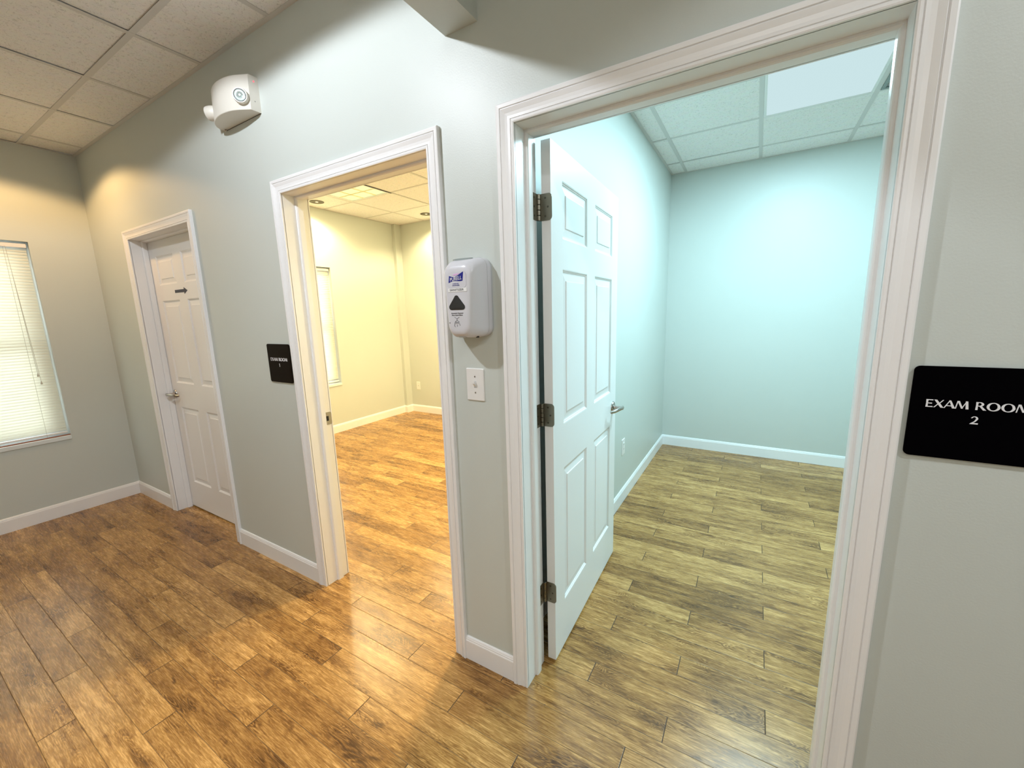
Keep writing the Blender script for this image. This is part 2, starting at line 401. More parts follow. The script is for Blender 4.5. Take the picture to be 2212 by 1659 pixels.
# ------------------------------------------------------------------ baseboards
BP = [(0, 0), (0.012, 0), (0.012, 0.086), (0.0112, 0.090), (0.0095, 0.092), (0.0095, 0.096), (0.0078, 0.099), (0.0060, 0.104), (0.0030, 0.107), (0, 0.107)]
def base(bm, path, side):
    """path: 2-D points along the wall face; side=+1 profile grows to the left of travel"""
    P = [Vector(p) for p in path]; n = len(P); rings = []
    for i, p in enumerate(P):
        d0 = (P[i]-P[i-1]).normalized() if i else None
        d1 = (P[i+1]-P[i]).normalized() if i < n-1 else None
        n0 = Vector((-d0.y, d0.x))*side if d0 else None; n1 = Vector((-d1.y, d1.x))*side if d1 else None
        if n0 is None: m = n1
        elif n1 is None: m = n0
        else: m = (n0+n1); m = m/(m.dot(n0))
        rings.append([(p.x+m.x*t, p.y+m.y*t, z) for t, z in BP])
    loft(bm, rings)
EPS = 0.0
def baseboard(name, paths, label):
    bm = bmesh.new()
    for p, s in paths: base(bm, p, s)
    return struct(obj(name, bm, M['trim']), label, 'baseboard')
co = CW
baseboard('baseboard_left', [([(0.0, YB), (0.0, 0.0), (A0-co, 0.0)], -1)], 'white baseboard around the left hall corner')
baseboard('baseboard_back', [([(A1+co, 0.0), (B0-co, 0.0)], -1), ([(B1+co, 0.0), (D0-co, 0.0)], -1), ([(D1+co, 0.0), (XR, 0.0)], -1)], 'white baseboard between the hall doorways')
baseboard('baseboard_far', [([(B0-co, T), (0.0, T), (0.0, 3.182), (0.052, 3.182), (0.052, YF), (XP0, YF), (XP0, T), (B1+co, T)], -1)], 'white baseboard inside exam room 1')
baseboard('baseboard_right', [([(D0-co, T), (XP1, T), (XP1, YF), (XR, YF), (XR, T), (D1+co, T)], -1)], 'white baseboard inside exam room 2')

# ------------------------------------------------------------------ doorways
CP = [(0, 0), (0, 0.0085), (0.0035, 0.0100), (0.0085, 0.0104), (0.0095, 0.0080), (0.0110, 0.0080), (0.0120, 0.0106), (0.0200, 0.0104), (0.0290, 0.0115),
      (0.0370, 0.0142), (0.0420, 0.0158), (0.0430, 0.0132), (0.0450, 0.0132), (0.0465, 0.0164), (0.0560, 0.0172), (0.0590, 0.0160), (0.0600, 0.0130), (0.0600, 0)]
def casing(x0, x1, ysign, y):
    bm = bmesh.new()
    rv = 0.0                                    # inner edge flush with the jamb
    rings = []
    for (px, pz, dx, dz) in ((x0-rv, 0.0, -1, 0), (x0-rv, HD+rv, -1, 1), (x1+rv, HD+rv, 1, 1), (x1+rv, 0.0, 1, 0)):
        rings.append([(px+dx*wd, y+ysign*th, pz+dz*wd) for wd, th in CP])
    loft(bm, rings)
    return bm
def jamb(x0, x1):
    bm = bmesh.new(); y0, y1 = -0.002, T+0.002
    prism(bm, [(x0-JT, 0), (x0, 0), (x0, HD), (x1, HD), (x1, 0), (x1+JT, 0), (x1+JT, HD+JT), (x0-JT, HD+JT)], 'y', y0, y1)
    return bm
def stop(x0, x1, y0=0.060, y1=0.092, t=0.011):
    bm = bmesh.new()
    pr = [(0, y0), (t*0.55, y0), (t*0.8, y0+0.003), (t, y0+0.008), (t, y1), (0, y1)]
    rings = []
    for (px, pz, dx, dz) in ((x0, 0.0, 1, 0), (x0, HD, 1, -1), (x1, HD, -1, -1), (x1, 0.0, -1, 0)):
        rings.append([(px+dx*a, yy, pz+dz*a) for a, yy in pr])
    loft(bm, rings)
    return bm
def doorway(name, x0, x1, label):
    f = struct(obj(name, jamb(x0, x1), M['trim']), label, 'door')
    obj('stop_strip', stop(x0, x1), M['trim'], f)
    obj('casing', casing(x0, x1, -1, 0.0), M['trim'], f)
    obj('casing', casing(x0, x1, 1, T), M['trim'], f)
    return f

PZ = [(0.226, 0.833), (1.018, 1.622), (1.730, 1.933)]
def leaf_bm(Wd=0.889, zb=0.012, zt=2.041, th=0.035, pc=((0.105, 0.392), (0.497, 0.784))):
    """six raised panels on both faces; local x along the leaf, y thickness (0 = front), z up"""
    bm = bmesh.new()
    xs = [0, pc[0][0], pc[0][1], pc[1][0], pc[1][1], Wd]; zs = [zb] + [v for p in PZ for v in p] + [zt]
    prof = [(0, 0), (0.004, 0.0012), (0.006, 0.0045), (0.009, 0.0050), (0.011, 0.0078), (0.016, 0.0082), (0.042, 0.0050), (0.0432, 0.0022), (0.046, 0.0016)]
    for s in (0, 1):
        def P(x, z, d): return bm.verts.new((x, (d if s == 0 else th-d), z))
        grid = {(i, j): P(x, z, 0) for i, x in enumerate(xs) for j, z in enumerate(zs)}
        for i in range(5):
            for j in range(len(zs)-1):
                c = [grid[i, j], grid[i+1, j], grid[i+1, j+1], grid[i, j+1]]
                if i in (1, 3) and j in (1, 3, 5):
                    prev = c
                    for o_, d_ in prof[1:]:
                        r = [P(xs[i]+o_, zs[j]+o_, d_), P(xs[i+1]-o_, zs[j]+o_, d_), P(xs[i+1]-o_, zs[j+1]-o_, d_), P(xs[i]+o_, zs[j+1]-o_, d_)]
                        for k in range(4): bm.faces.new((prev[k], prev[(k+1) % 4], r[(k+1) % 4], r[k]))
                        prev = r
                    bm.faces.new(prev)
                else: bm.faces.new(c)
    def q(*p): bm.faces.new([bm.verts.new(v) for v in p])
    q((0, 0, zb), (0, th, zb), (0, th, zt), (0, 0, zt)); q((Wd, 0, zb), (Wd, th, zb), (Wd, th, zt), (Wd, 0, zt))
    q((0, 0, zb), (Wd, 0, zb), (Wd, th, zb), (0, th, zb)); q((0, 0, zt), (Wd, 0, zt), (Wd, th, zt), (0, th, zt))
    bmesh.ops.remove_doubles(bm, verts=bm.verts, dist=1e-5)
    return bm
def lever(parent, x, z, dirx, side, th=0.035):
    """lever handle on leaf (local frame): side -1 front face (y=0), +1 back face"""
    y0 = 0.0 if side < 0 else th
    s = side
    bm = bmesh.new()
    disc(bm, (x, y0, z), (0, s, 0), [(0.0325, 0), (0.0325, 0.003), (0.030, 0.007), (0.022, 0.0095), (0.016, 0.010)], 32)
    o = obj('lever_handle', bm, M['nickel'], parent, 35)
    bm = bmesh.new()
    tube(bm, [(x, y0+s*0.006, z), (x, y0+s*0.02, z), (x, y0+s*0.045, z), (x, y0+s*0.056, z)], [0.013, 0.010, 0.010, 0.011], 16)
    pts = []; rr = []
    for i in range(11):
        t = i/10
        pts.append((x + dirx*(-0.006+0.118*t), y0+s*(0.020 + 0.036*math.sqrt(max(0.0, 1-t*t))), z + 0.010*math.sin(PI*t)*0.5 - 0.004*t))
        rr.append((0.0065, 0.012-0.004*t))
    tube(bm, pts, rr, 12)
    obj('lever', bm, M['nickel'], o, 50)
    return o
def leaf(parent, name, org, ex, dirh, handle_x, label, **kw):
    """org: world corner of front face at the hinge/left side; ex: unit 2-D direction along leaf; front face normal is ex rotated -90"""
    e = Vector((ex[0], ex[1], 0)).normalized()
    o = obj(name, leaf_bm(**kw), M['door'], parent)
    yv = Vector((-e.y, e.x, 0))          # thickness direction (away from front)
    o.matrix_local = Matrix(((e.x, yv.x, 0, org[0]), (e.y, yv.y, 0, org[1]), (0, 0, 1, 0), (0, 0, 0, 1)))
    o['label'] = label
    lever(o, handle_x, 0.929, dirh, -1); lever(o, handle_x, 0.929, dirh, 1)
    return o

d1 = doorway('door_1', A0, A1, 'closed six panel white door nearest the hall corner, with a black arrow taped on it')
lf = leaf(d1, 'door_leaf', (A0+0.003, 0.0935), (1, 0), 1, 0.050, 'closed white six panel leaf', Wd=A1-A0-0.006, pc=((0.101, 0.384), (0.496, 0.779)), zt=2.041)
d2 = doorway('door_2', B0, B1, 'middle white doorway opening onto the warm lit room')
d3 = doorway('door_3', D0, D1, 'large white doorway on the right opening onto the pale aqua room')
ev = Vector((3.903-3.929, 1.045-0.159)).normalized()
lf3 = leaf(d3, 'door_leaf', (3.929, 0.154), (ev.x, ev.y), -1, 0.831, 'white six panel leaf swung open into the aqua room')
# hinges of door_3
def rounded_plate(w, h, r): return rrect(w/2, 0, w, h, r, 5)
for zc in (1.824, 1.078, 0.326):
    kx, ky = 3.8872, 0.1455
    bm = bmesh.new(); hh = 0.0445
    # knuckle barrel in five pieces
    for k in range(5):
        z0 = zc-hh+k*0.0178; disc(bm, (kx, ky, z0+0.0006), (0, 0, 1), [(0.0052, 0), (0.0062, 0.0008), (0.0062, 0.0156), (0.0052, 0.0164)], 14)
    hg = obj('hinge', bm, M['hinge'], d3, 40)
    # plate on the edge of the leaf (faces the viewer), rounded outer corners
    bm = bmesh.new()
    pl = [(kx+0.002, zc-hh)] + [(kx+0.034+0.013*math.sin(a), zc-hh+0.013-0.013*math.cos(a)) for a in [PI/2*i/6 for i in range(7)]] + \
         [(kx+0.034+0.013*math.cos(a), zc+hh-0.013+0.013*math.sin(a)) for a in [PI/2*i/6 for i in range(7)]] + [(kx+0.002, zc+hh)]
    prism(bm, pl, 'y', 0.1510, 0.1537)
    obj('hinge_plate', bm, M['hinge'], hg)
    # plate on the jamb
    bm = bmesh.new()
    box(bm, D0-0.001, D0+0.0022, 0.094, 0.142, zc-hh, zc+hh)
    obj('hinge_plate', bm, M['hinge'], hg, bevel=0.0008)
    bm = bmesh.new()
    for zz, xx in ((-0.030, 0.022), (0.0, 0.032), (0.030, 0.022)):
        disc(bm, (kx+xx, 0.1513, zc+zz), (0, -1, 0), [(0.0036, 0), (0.0036, 0.0008), (0.002, 0.0010)], 10)
        disc(bm, (D0+0.0020, 0.118, zc+zz), (1, 0, 0), [(0.0036, 0), (0.0036, 0.0008), (0.002, 0.0010)], 10)
    obj('hinge_screw', bm, M['screw'], hg)
# strike plate on the left jamb of door_2 and right jamb of door_3
def strike(x, s, par):
    bm = bmesh.new(); zc = 0.933
    w = 0.038
    ring = [(0.093, zc-0.034), (0.121, zc-0.034)] + [(0.121+0.010*math.sin(a), zc-0.024-0.010*math.cos(a)) for a in [PI/2*i/5 for i in range(1, 6)]] + \
           [(0.121+0.010*math.cos(a), zc+0.024+0.010*math.sin(a)) for a in [PI/2*i/5 for i in range(6)]] + [(0.093, zc+0.034)]
    prism(bm, ring, 'x', x-0.0002*s, x+0.0016*s)
    o = obj('strike_plate', bm, M['nickel'], par)
    obj('latch_hole', boxes((min(x, x+0.0020*s), max(x, x+0.0020*s), 0.098, 0.113, zc-0.013, zc+0.013)), M['dark'], o)
    bm = bmesh.new()
    box(bm, min(x, x+0.0045*s), max(x, x+0.0045*s), 0.092, 0.097, zc-0.013, zc+0.013)
    for dz in (-0.024, 0.024): disc(bm, (x+0.0016*s, 0.106, zc+dz), (s, 0, 0), [(0.0035, 0), (0.003, 0.0008)], 10)
    obj('strike_lip', bm, M['nickel'], o)
strike(B0, 1, d2); strike(D1, -1, d3)

# ------------------------------------------------------------------ windows and blinds
def window(name, Wn, label):
    y0, y1, z0, z1 = Wn
    xo = -0.135
    bm = bmesh.new(); fw = 0.045
    def frame(x0, x1, a, b, c, d, f):
        box(bm, x0, x1, a, b, c, c+f); box(bm, x0, x1, a, b, d-f, d); box(bm, x0, x1, a, a+f, c+f, d-f); box(bm, x0, x1, b-f, b, c+f, d-f)
    frame(xo, xo+0.06, y0, y1, z0, z1, fw)
    zm = (z0+z1)/2-0.02
    o = struct(obj(name, bm, M['vinyl']), label, 'window')
    bm = bmesh.new(); frame(xo+0.005, xo+0.030, y0+fw, y1-fw, zm, z1-fw, 0.04); obj('upper_sash', bm, M['vinyl'], o)
    bm = bmesh.new(); frame(xo+0.032, xo+0.057, y0+fw, y1-fw, z0+fw, zm+0.04, 0.04); obj('lower_sash', bm, M['vinyl'], o)
    obj('pane', boxes((xo+0.015, xo+0.019, y0+fw+0.03, y1-fw-0.03, zm+0.03, z1-fw-0.03)), M['glass'], o)
    obj('pane', boxes((xo+0.042, xo+0.046, y0+fw+0.03, y1-fw-0.03, z0+fw+0.03, zm+0.01)), M['glass'], o)
    obj('window_sill', boxes((xo+0.061, 0.010, y0+0.0005, y1-0.0005, z0-0.004, z0+0.026)), M['sill'], o, bevel=0.002)
    return o
window('window_1', W1, 'tall hall window behind closed blinds in the left wall')
window('window_2', W2, 'exam room 1 window behind closed blinds')
def blind(Wn, label, cords=True, dx=-0.042):
    y0, y1, z0, z1 = Wn
    t = thing('window_blind', label, 'window blind', (dx, (y0+y1)/2, z0+0.02))
    a, b = y0+0.006, y1-0.010
    hz = z1-0.008
    hr = bmesh.new(); box(hr, dx-0.014, dx+0.020, a, b, hz-0.034, hz-0.006)
    put(obj('head_rail', hr, M['plastic'], bevel=0.002), t)
    bm = bmesh.new(); pitch = 0.0212; top = hz-0.042; n = int((top-(z0+0.068))/pitch)
    for k in range(n):
        zc = top-0.010-k*pitch
        w = 0.0125; ang = math.radians(70 + 2*math.sin(k*1.7))
        sec = []
        for s in (-1, -0.5, 0, 0.5, 1):
            c = 0.0017*(1-s*s)
            px = s*w*math.cos(ang) + c*math.sin(ang); pz = -s*w*math.sin(ang) + c*math.cos(ang)
            sec.append((px, pz))
        poly = [(dx+p[0], zc+p[1]) for p in sec] + [(dx+p[0]-0.0004, zc+p[1]-0.0001) for p in reversed(sec)]
        loft(bm, [[(p[0], a+0.002, p[1]) for p in poly], [(p[0], b-0.002, p[1]) for p in poly]])
    put(obj('slats', bm, M['slat']), t)
    put(obj('bottom_rail', boxes((dx-0.010, dx+0.010, a, b, z0+0.044, z0+0.058)), M['plastic'], bevel=0.002), t)
    if cords:
        for yy in (b-0.11, a+0.11, (a+b)/2):
            bm = bmesh.new(); tube(bm, [(dx+0.011, yy, hz-0.03), (dx+0.011, yy, z0+0.03)], 0.0008, 6); put(obj('ladder_cord', bm, M['cord']), t)
        for yy, zb in ((b-0.088, 1.12), (b-0.080, 1.06)):
            bm = bmesh.new(); tube(bm, [(dx+0.022, b-0.10, hz-0.03), (dx+0.030, b-0.098, hz-0.20), (dx+0.034, yy, zb)], 0.0011, 6)
            cd = put(obj('lift_cord', bm, M['cord']), t)
            bm = bmesh.new(); disc(bm, (dx+0.034, yy, zb-0.022), (0, 0, 1), [(0.0065, 0), (0.0065, 0.003), (0.002, 0.024)], 12)
            q = obj('cord_tassel', bm, M['cord'], cd, 40); q.data.transform(Matrix.Translation(-Vector(t.location)))
    return t
blind(W1, 'off white horizontal blind closed in the hall window at the left edge', dx=-0.034)
blind(W2, 'off white blind seen through the middle doorway in the warm room', cords=False)
# raw wood edge left open under the hall blind
o = obj('caulk_strip', boxes((-0.024, -0.012, W1[0]+0.001, W1[1]-0.001, W1[2]+0.026, W1[2]+0.033)), M['copper'], bpy.data.objects['window_1'])

# ------------------------------------------------------------------ ceiling lights
t = thing('ceiling_light', 'glowing white rectangular ceiling panel light in the aqua exam room', 'ceiling light', (4.81, 1.76, H2))
x0, x1, y0, y1 = TR2
bm = bmesh.new(); f = 0.016
for b in ((x0, x1, y0, y0+f), (x0, x1, y1-f, y1), (x0, x0+f, y0+f, y1-f), (x1-f, x1, y0+f, y1-f)): box(bm, *b, H2-0.0005, H2+0.012)
put(obj('frame', bm, M['plastic'], bevel=0.001), t)
put(obj('lens', boxes((x0+f, x1-f, y0+f, y1-f, H2+0.003, H2+0.007)), M['teal_glow']), t)
put(obj('housing', boxes((x0, x1, y0, y1, H2+0.07, H2+0.08)), M['plastic']), t)

t = thing('ceiling_light', 'square ceiling light with yellow glowing egg crate louvre in the warm room', 'ceiling light', (0.84, 1.80, H1))
x0, x1, y0, y1 = TR1
bm = bmesh.new(); f = 0.014
for b in ((x0, x1, y0, y0+f), (x0, x1, y1-f, y1), (x0, x0+f, y0+f, y1-f), (x1-f, x1, y0+f, y1-f)): box(bm, *b, H1-0.0005, H1+0.05)
put(obj('frame', bm, M['plastic']), t)
bm = bmesh.new()
for k in (1, 2):
    xx = x0+(x1-x0)*k/3; box(bm, xx-0.003, xx+0.003, y0+f, y1-f, H1+0.004, H1+0.012)
    yy = y0+(y1-y0)*k/3+0.02; box(bm, x0+f, x1-f, yy-0.003, yy+0.003, H1+0.004, H1+0.012)
put(obj('louvre', bm, mat('louvre_metal', (0.90, 0.80, 0.50), 0.4)), t)
put(obj('lamp_panel', boxes((x0+f, x1-f, y0+f, y1-f, H1+0.012, H1+0.016)), M['warm_glow']), t)
# dark open slot beside it
tag(obj('air_slot', boxes((1.137, 1.160, 1.49, 2.115, H1-0.0015, H1+0.0005)), M['dark']), 'thin black slot in the ceiling beside the yellow square light', 'air vent')
# return grille corner in room 2
t = thing('air_grille', 'dark grey ceiling air grille right of the bright panel light', 'air vent', (5.42, 2.06, H2))
gx0, gx1, gy0, gy1 = 5.130, 5.712, 1.775, 2.350
bm = bmesh.new(); f = 0.018
for b in ((gx0, gx1, gy0, gy0+f), (gx0, gx1, gy1-f, gy1), (gx0, gx0+f, gy0+f, gy1-f), (gx1-f, gx1, gy0+f, gy1-f)): box(bm, *b, H2-0.004, H2+0.001)
put(obj('frame', bm, M['grille']), t)
bm = bmesh.new()
for k in range(24):
    yy = gy0+f+0.012+k*0.0222; prism(bm, [(yy, H2-0.003), (yy+0.002, H2-0.003), (yy+0.012, H2+0.001), (yy+0.010, H2+0.001)], 'x', gx0+f, gx1-f)
put(obj('louvre', bm, M['grille']), t)

def downlight(x, y, H, label, glow, group=None, r=0.062):
    t = thing('recessed_downlight', label, 'ceiling light', (x, y, H), group)
    bm = bmesh.new()
    n = 32
    rings = [[(x+rr*math.cos(2*PI*k/n), y+rr*math.sin(2*PI*k/n), z) for k in range(n)] for rr, z in ((r+0.014, H), (r+0.013, H-0.003), (r+0.001, H-0.003), (r, H))]
    loft(bm, rings, False, False); put(obj('trim_ring', bm, M['housing'], smooth=40), t)
    bm = bmesh.new()
    rings = [[(x+rr*math.cos(2*PI*k/n), y+rr*math.sin(2*PI*k/n), z) for k in range(n)] for rr, z in ((r, H-0.002), (r*0.93, H+0.0005), (r*0.45, H+0.001))]
    loft(bm, rings, False, True); put(obj('reflector', bm, M['housing'], smooth=40), t)
    bm = bmesh.new(); disc(bm, (x, y, H-0.0008), (0, 0, -1), [(r*0.26, 0), (r*0.22, 0.002), (r*0.1, 0.003)], 20); put(obj('bulb', bm, glow), t)
    return t
downlight(ROOM_CANS[0][0], ROOM_CANS[0][1], H1, 'small round recessed light left of the yellow square light, near the blinds', M['bulb_glow'])
downlight(ROOM_CANS[1][0], ROOM_CANS[1][1], H1, 'small round recessed light by the far corner column of the warm room', M['bulb_glow'])

# ------------------------------------------------------------------ lettering (flared sign capitals, built stroke by stroke)
def stroke(bm, pts_a, pts_b, M4):   # polygon between two outlines
    vs = [bm.verts.new(M4(p)) for p in list(pts_a)+list(pts_b)[::-1]]
    return bm.faces.new(vs)
def glyph(ch):
    """list of polygons (outline lists) in cap-height units; and advance width"""
    P = []
    def q(*p): P.append(list(p))
    if ch == 'E':
        q((0, 0), (0.19, 0), (0.17, 0.5), (0.19, 1), (0, 1), (0.02, 0.5)); q((0.15, 1), (0.60, 1), (0.585, 0.87), (0.15, 0.90)); q((0.15, 0.56), (0.52, 0.57), (0.52, 0.44), (0.15, 0.46)); q((0.15, 0.10), (0.60, 0.13), (0.62, 0), (0.15, 0)); return P, 0.66
    if ch == 'X':
        q((0, 1), (0.25, 1), (0.86, 0), (0.60, 0)); q((0.0, 0), (0.12, 0), (0.43, 0.50), (0.37, 0.56)); q((0.72, 1), (0.83, 1), (0.50, 0.50), (0.44, 0.56)); return P, 0.84
    if ch == 'A':
        q((0, 0), (0.11, 0), (0.50, 0.93), (0.44, 1)); q((0.40, 1), (0.56, 1), (0.96, 0), (0.71, 0)); q((0.20, 0.36), (0.72, 0.36), (0.76, 0.26), (0.17, 0.26)); return P, 0.93
    if ch == 'M':
        q((0, 0), (0.10, 0), (0.23, 1), (0.14, 1)); q((0.13, 1), (0.33, 1), (0.66, 0.05), (0.50, 0.05)); q((0.50, 0.05), (0.60, 0.05), (0.94, 1), (0.86, 1)); q((0.80, 1), (0.99, 1), (1.10, 0), (0.87, 0)); return P, 1.20
    if ch == 'R':
        q((0, 0), (0.19, 0), (0.17, 0.5), (0.19, 1), (0, 1), (0.02, 0.5))
        oc = [(0.15, 1)] + [(0.30+0.33*math.sin(a), 0.735+0.265*math.cos(a)) for a in [PI*i/14 for i in range(15)]] + [(0.15, 0.47)]
        ic = [(0.15, 0.91)] + [(0.27+0.17*math.sin(a), 0.735+0.175*math.cos(a)) for a in [PI*i/14 for i in range(15)]] + [(0.15, 0.56)]
        for i in range(len(oc)-1): q(oc[i], oc[i+1], ic[i+1], ic[i])
        q((0.26, 0.50), (0.47, 0.50), (0.86, 0), (0.60, 0)); return P, 0.84
    if ch == 'O':
        n = 32; cx = 0.52
        o = [(cx+0.52*math.cos(2*PI*i/n), 0.5+0.52*math.sin(2*PI*i/n)) for i in range(n)]; c = [(cx+0.31*math.cos(2*PI*i/n), 0.5+0.43*math.sin(2*PI*i/n)) for i in range(n)]
        for i in range(n): q(o[i], o[(i+1) % n], c[(i+1) % n], c[i])
        return P, 1.10
    if ch == '2':
        oc = [(0.0, 0.80)] + [(0.33+0.30*math.cos(a), 0.72+0.28*math.sin(a)) for a in [PI*0.88-PI*1.05*i/14 for i in range(15)]] + [(0.45, 0.36), (0.03, 0.0)]
        ic = [(0.05, 0.72)] + [(0.30+0.14*math.cos(a), 0.72+0.19*math.sin(a)) for a in [PI*0.88-PI*1.05*i/14 for i in range(15)]] + [(0.32, 0.38), (-0.06, 0.02)]
        oc[-1] = (0.16, 0.06)
        for i in range(len(oc)-1): q(oc[i], oc[i+1], ic[i+1], ic[i])
        q((-0.06, 0.0), (0.66, 0.0), (0.68, 0.15), (0.05, 0.14)); return P, 0.68
    if ch == '1':
        q((0.16, 0), (0.38, 0), (0.36, 1), (0.18, 1)); q((0.0, 0.86), (0.0, 0.94), (0.20, 1.0), (0.20, 0.88)); return P, 0.46
    return P, 0.42
def lettering(s, cap, x, z, y, width=None):
    bm = bmesh.new(); pen = 0
    tot = sum(glyph(c)[1] for c in s)
    kx = (width/tot) if width else cap
    for c in s:
        polys, adv = glyph(c)
        for ip, p in enumerate(polys):
            yo = y - 0.00004*ip
            a = [(x+(pen+u)*kx-tot*kx/2, z+v*cap) for u, v in p]
            vs = [bm.verts.new((u, yo, v)) for u, v in a]
            vb = [bm.verts.new((u, y+0.0006, v)) for u, v in a]
            bm.faces.new(vs); bm.faces.new(vb[::-1]); m = len(a)
            for i in range(m): bm.faces.new((vs[i], vb[i], vb[(i+1) % m], vs[(i+1) % m]))
        pen += adv
    return bm
def sign(x0, z0, w, hgt, num, matl, label, y=-0.0075):
    t = thing('wall_sign', label, 'sign', (x0+w/2, -0.004, z0))
    bm = bmesh.new(); prism(bm, rrect(x0+w/2, z0+hgt/2, w, hgt, 0.010, 6), 'y', y+0.0045, y)
    put(obj('panel', bm, matl), t)
    bm = bmesh.new(); prism(bm, rrect(x0+w/2, z0+hgt/2, w-0.03, hgt-0.03, 0.010, 6), 'y', 0.0, y+0.0045)
    put(obj('mounting_pad', bm, M['dark']), t)
    cap = 0.0168
    q = put(obj('lettering', lettering('EXAM ROOM', cap, x0+w/2, z0+hgt-0.0885, y-0.0004, 0.1535), M['sign_text']), t)
    q = put(obj('number', lettering(num, cap, x0+w/2, z0+hgt-0.119, y-0.0004), M['sign_text']), t)
    return t
sign(2.327, 1.137, 0.2032, 0.202, '1', M['sign_brown'], 'dark brown square wall sign reading EXAM ROOM 1, beside the middle doorway')
sign(4.868, 1.128, 0.2032, 0.200, '2', M['sign'], 'black square wall sign reading EXAM ROOM 2 at the right edge')

# ------------------------------------------------------------------ arrow taped to door 1
t = thing('arrow_sticker', 'black arrow on a white paper strip taped on the closed door, pointing right', 'sticker', (1.15, 0.093, 1.68))
put(obj('paper', boxes((1.071, 1.150, 0.0925, 0.0932, 1.655, 1.702)), M['paper']), t)
bm = bmesh.new(); prism(bm, [(1.074, 1.667), (1.214, 1.667), (1.214, 1.655), (1.263, 1.677), (1.214, 1.699), (1.214, 1.687), (1.074, 1.687)], 'y', 0.0918, 0.0930)
put(obj('arrow', bm, M['navy']), t)

# ------------------------------------------------------------------ switch and outlets
def plate(axis, c, w, h, label, kind, name):
    """axis 'y-': on a wall facing -y; 'x+': on a wall facing +x"""
    def R(u, v, d):   # u across, v up, d out of the wall
        return (c[0]+u, c[1]-d, c[2]+v) if axis == 'y-' else (c[0]+d, c[1]+u, c[2]+v)
    t = thing(name, label, 'light switch' if kind == 'toggle' else 'wall outlet', c)
    def pl(nm, ring, d0, d1, m, taper=0.0):
        bm = bmesh.new(); cx = sum(p[0] for p in ring)/len(ring); cy = sum(p[1] for p in ring)/len(ring)
        loft(bm, [[R(u, v, d0) for u, v in ring], [R(u, v, d1*0.6) for u, v in ring], [R(cx+(u-cx)*(1-taper), cy+(v-cy)*(1-taper), d1) for u, v in ring]])
        return put(obj(nm, bm, m), t)
    pl('cover_plate', rrect(0, 0, w, h, 0.003, 3), 0, 0.005, M['plastic'], 0.04)
    if kind == 'toggle':
        pl('toggle_slot', rrect(0, 0, 0.0105, 0.025, 0.001, 2), 0.0048, 0.0054, M['dispside'])
        bm = bmesh.new()
        r0 = [R(u, v, 0.005) for u, v in rrect(0, 0.001, 0.0088, 0.018, 0.001, 2)]; r1 = [R(u, v, 0.0165) for u, v in rrect(0, 0.0095, 0.0070, 0.009, 0.001, 2)]
        loft(bm, [r0, r1]); put(obj('toggle', bm, M['plastic']), t)
    if kind == 'decora':
        pl('outlet_face', rrect(0, 0, 0.033, 0.066, 0.002, 3), 0.0045, 0.0066, M['plastic'])
        for s in (-1, 1):
            bm = bmesh.new()
            for u in (-0.0065, 0.0065):
                ring = rrect(u, s*0.0175+0.002, 0.0024, 0.008, 0.0005, 1); loft(bm, [[R(a, b, 0.0060) for a, b in ring], [R(a, b, 0.0070) for a, b in ring]])
            put(obj('socket', bm, M['ink']), t)
    if kind == 'coax':
        bm = bmesh.new(); nrm = Vector((0, -1, 0)) if axis == 'y-' else Vector((1, 0, 0)); disc(bm, R(0, 0, 0.004), nrm, [(0.005, 0), (0.0048, 0.006), (0.003, 0.007)], 12); put(obj('jack', bm, M['nickel']), t)
    if kind in ('toggle',):
        for v in (-0.030, 0.030):
            bm = bmesh.new(); disc(bm, R(0, v, 0.0048), Vector((0, -1, 0)), [(0.0034, 0), (0.0030, 0.0010)], 12); put(obj('screw', bm, M['nickel']), t)
    return t
plate('y-', (3.6885, 0.0, 1.2075), 0.078, 0.121, 'white toggle light switch plate below the soap dispenser', 'toggle', 'light_switch')
plate('x+', (XP1, 1.752, 0.439), 0.076, 0.122, 'white wall outlet low on the aqua room wall beyond the open door', 'decora', 'wall_outlet')
plate('y-', (0.197, YF, 0.408), 0.070, 0.118, 'small cable jack plate low on the far wall of the warm room', 'coax', 'wall_outlet')

# ------------------------------------------------------------------ hand sanitizer dispenser
t = thing('soap_dispenser', 'light grey hand sanitizer dispenser on the wall between the two open doorways', 'dispenser', (3.70, 0.0, 1.52))
cx = 3.700
def dring(y, xa, xb, za, zb, r, n=9, squash=0.0):
    pts = rrect((xa+xb)/2, (za+zb)/2, xb-xa, zb-za, r, n)
    out = []
    for (px, pz) in pts:
        k = (pz-za)/(zb-za)
        s = 1.0 - squash*(1-k)**3       # the bottom draws in to the nozzle
        out.append((cx+(px-cx)*s, y, pz))
    return out
bm = bmesh.new()
loft(bm, [dring(0.0, 3.624, 3.778, 1.388, 1.652, 0.034), dring(-0.010, 3.624, 3.778, 1.388, 1.652, 0.034)])
put(obj('back_plate', bm, M['dispside'], smooth=40), t)
bm = bmesh.new()
loft(bm, [dring(-0.010, 3.6235, 3.7785, 1.387, 1.653, 0.034), dring(-0.030, 3.6245, 3.7775, 1.386, 1.652, 0.034), dring(-0.050, 3.628, 3.774, 1.385, 1.649, 0.034, squash=0.05),
          dring(-0.070, 3.634, 3.768, 1.386, 1.643, 0.034, squash=0.15), dring(-0.084, 3.639, 3.763, 1.389, 1.636, 0.034, squash=0.24), dring(-0.094, 3.644, 3.758, 1.394, 1.627, 0.032, squash=0.28),
          dring(-0.0985, 3.650, 3.752, 1.400, 1.619, 0.030, squash=0.28), dring(-0.1005, 3.660, 3.742, 1.412, 1.607, 0.026, squash=0.2)])
put(obj('cover', bm, M['disp'], smooth=60), t)
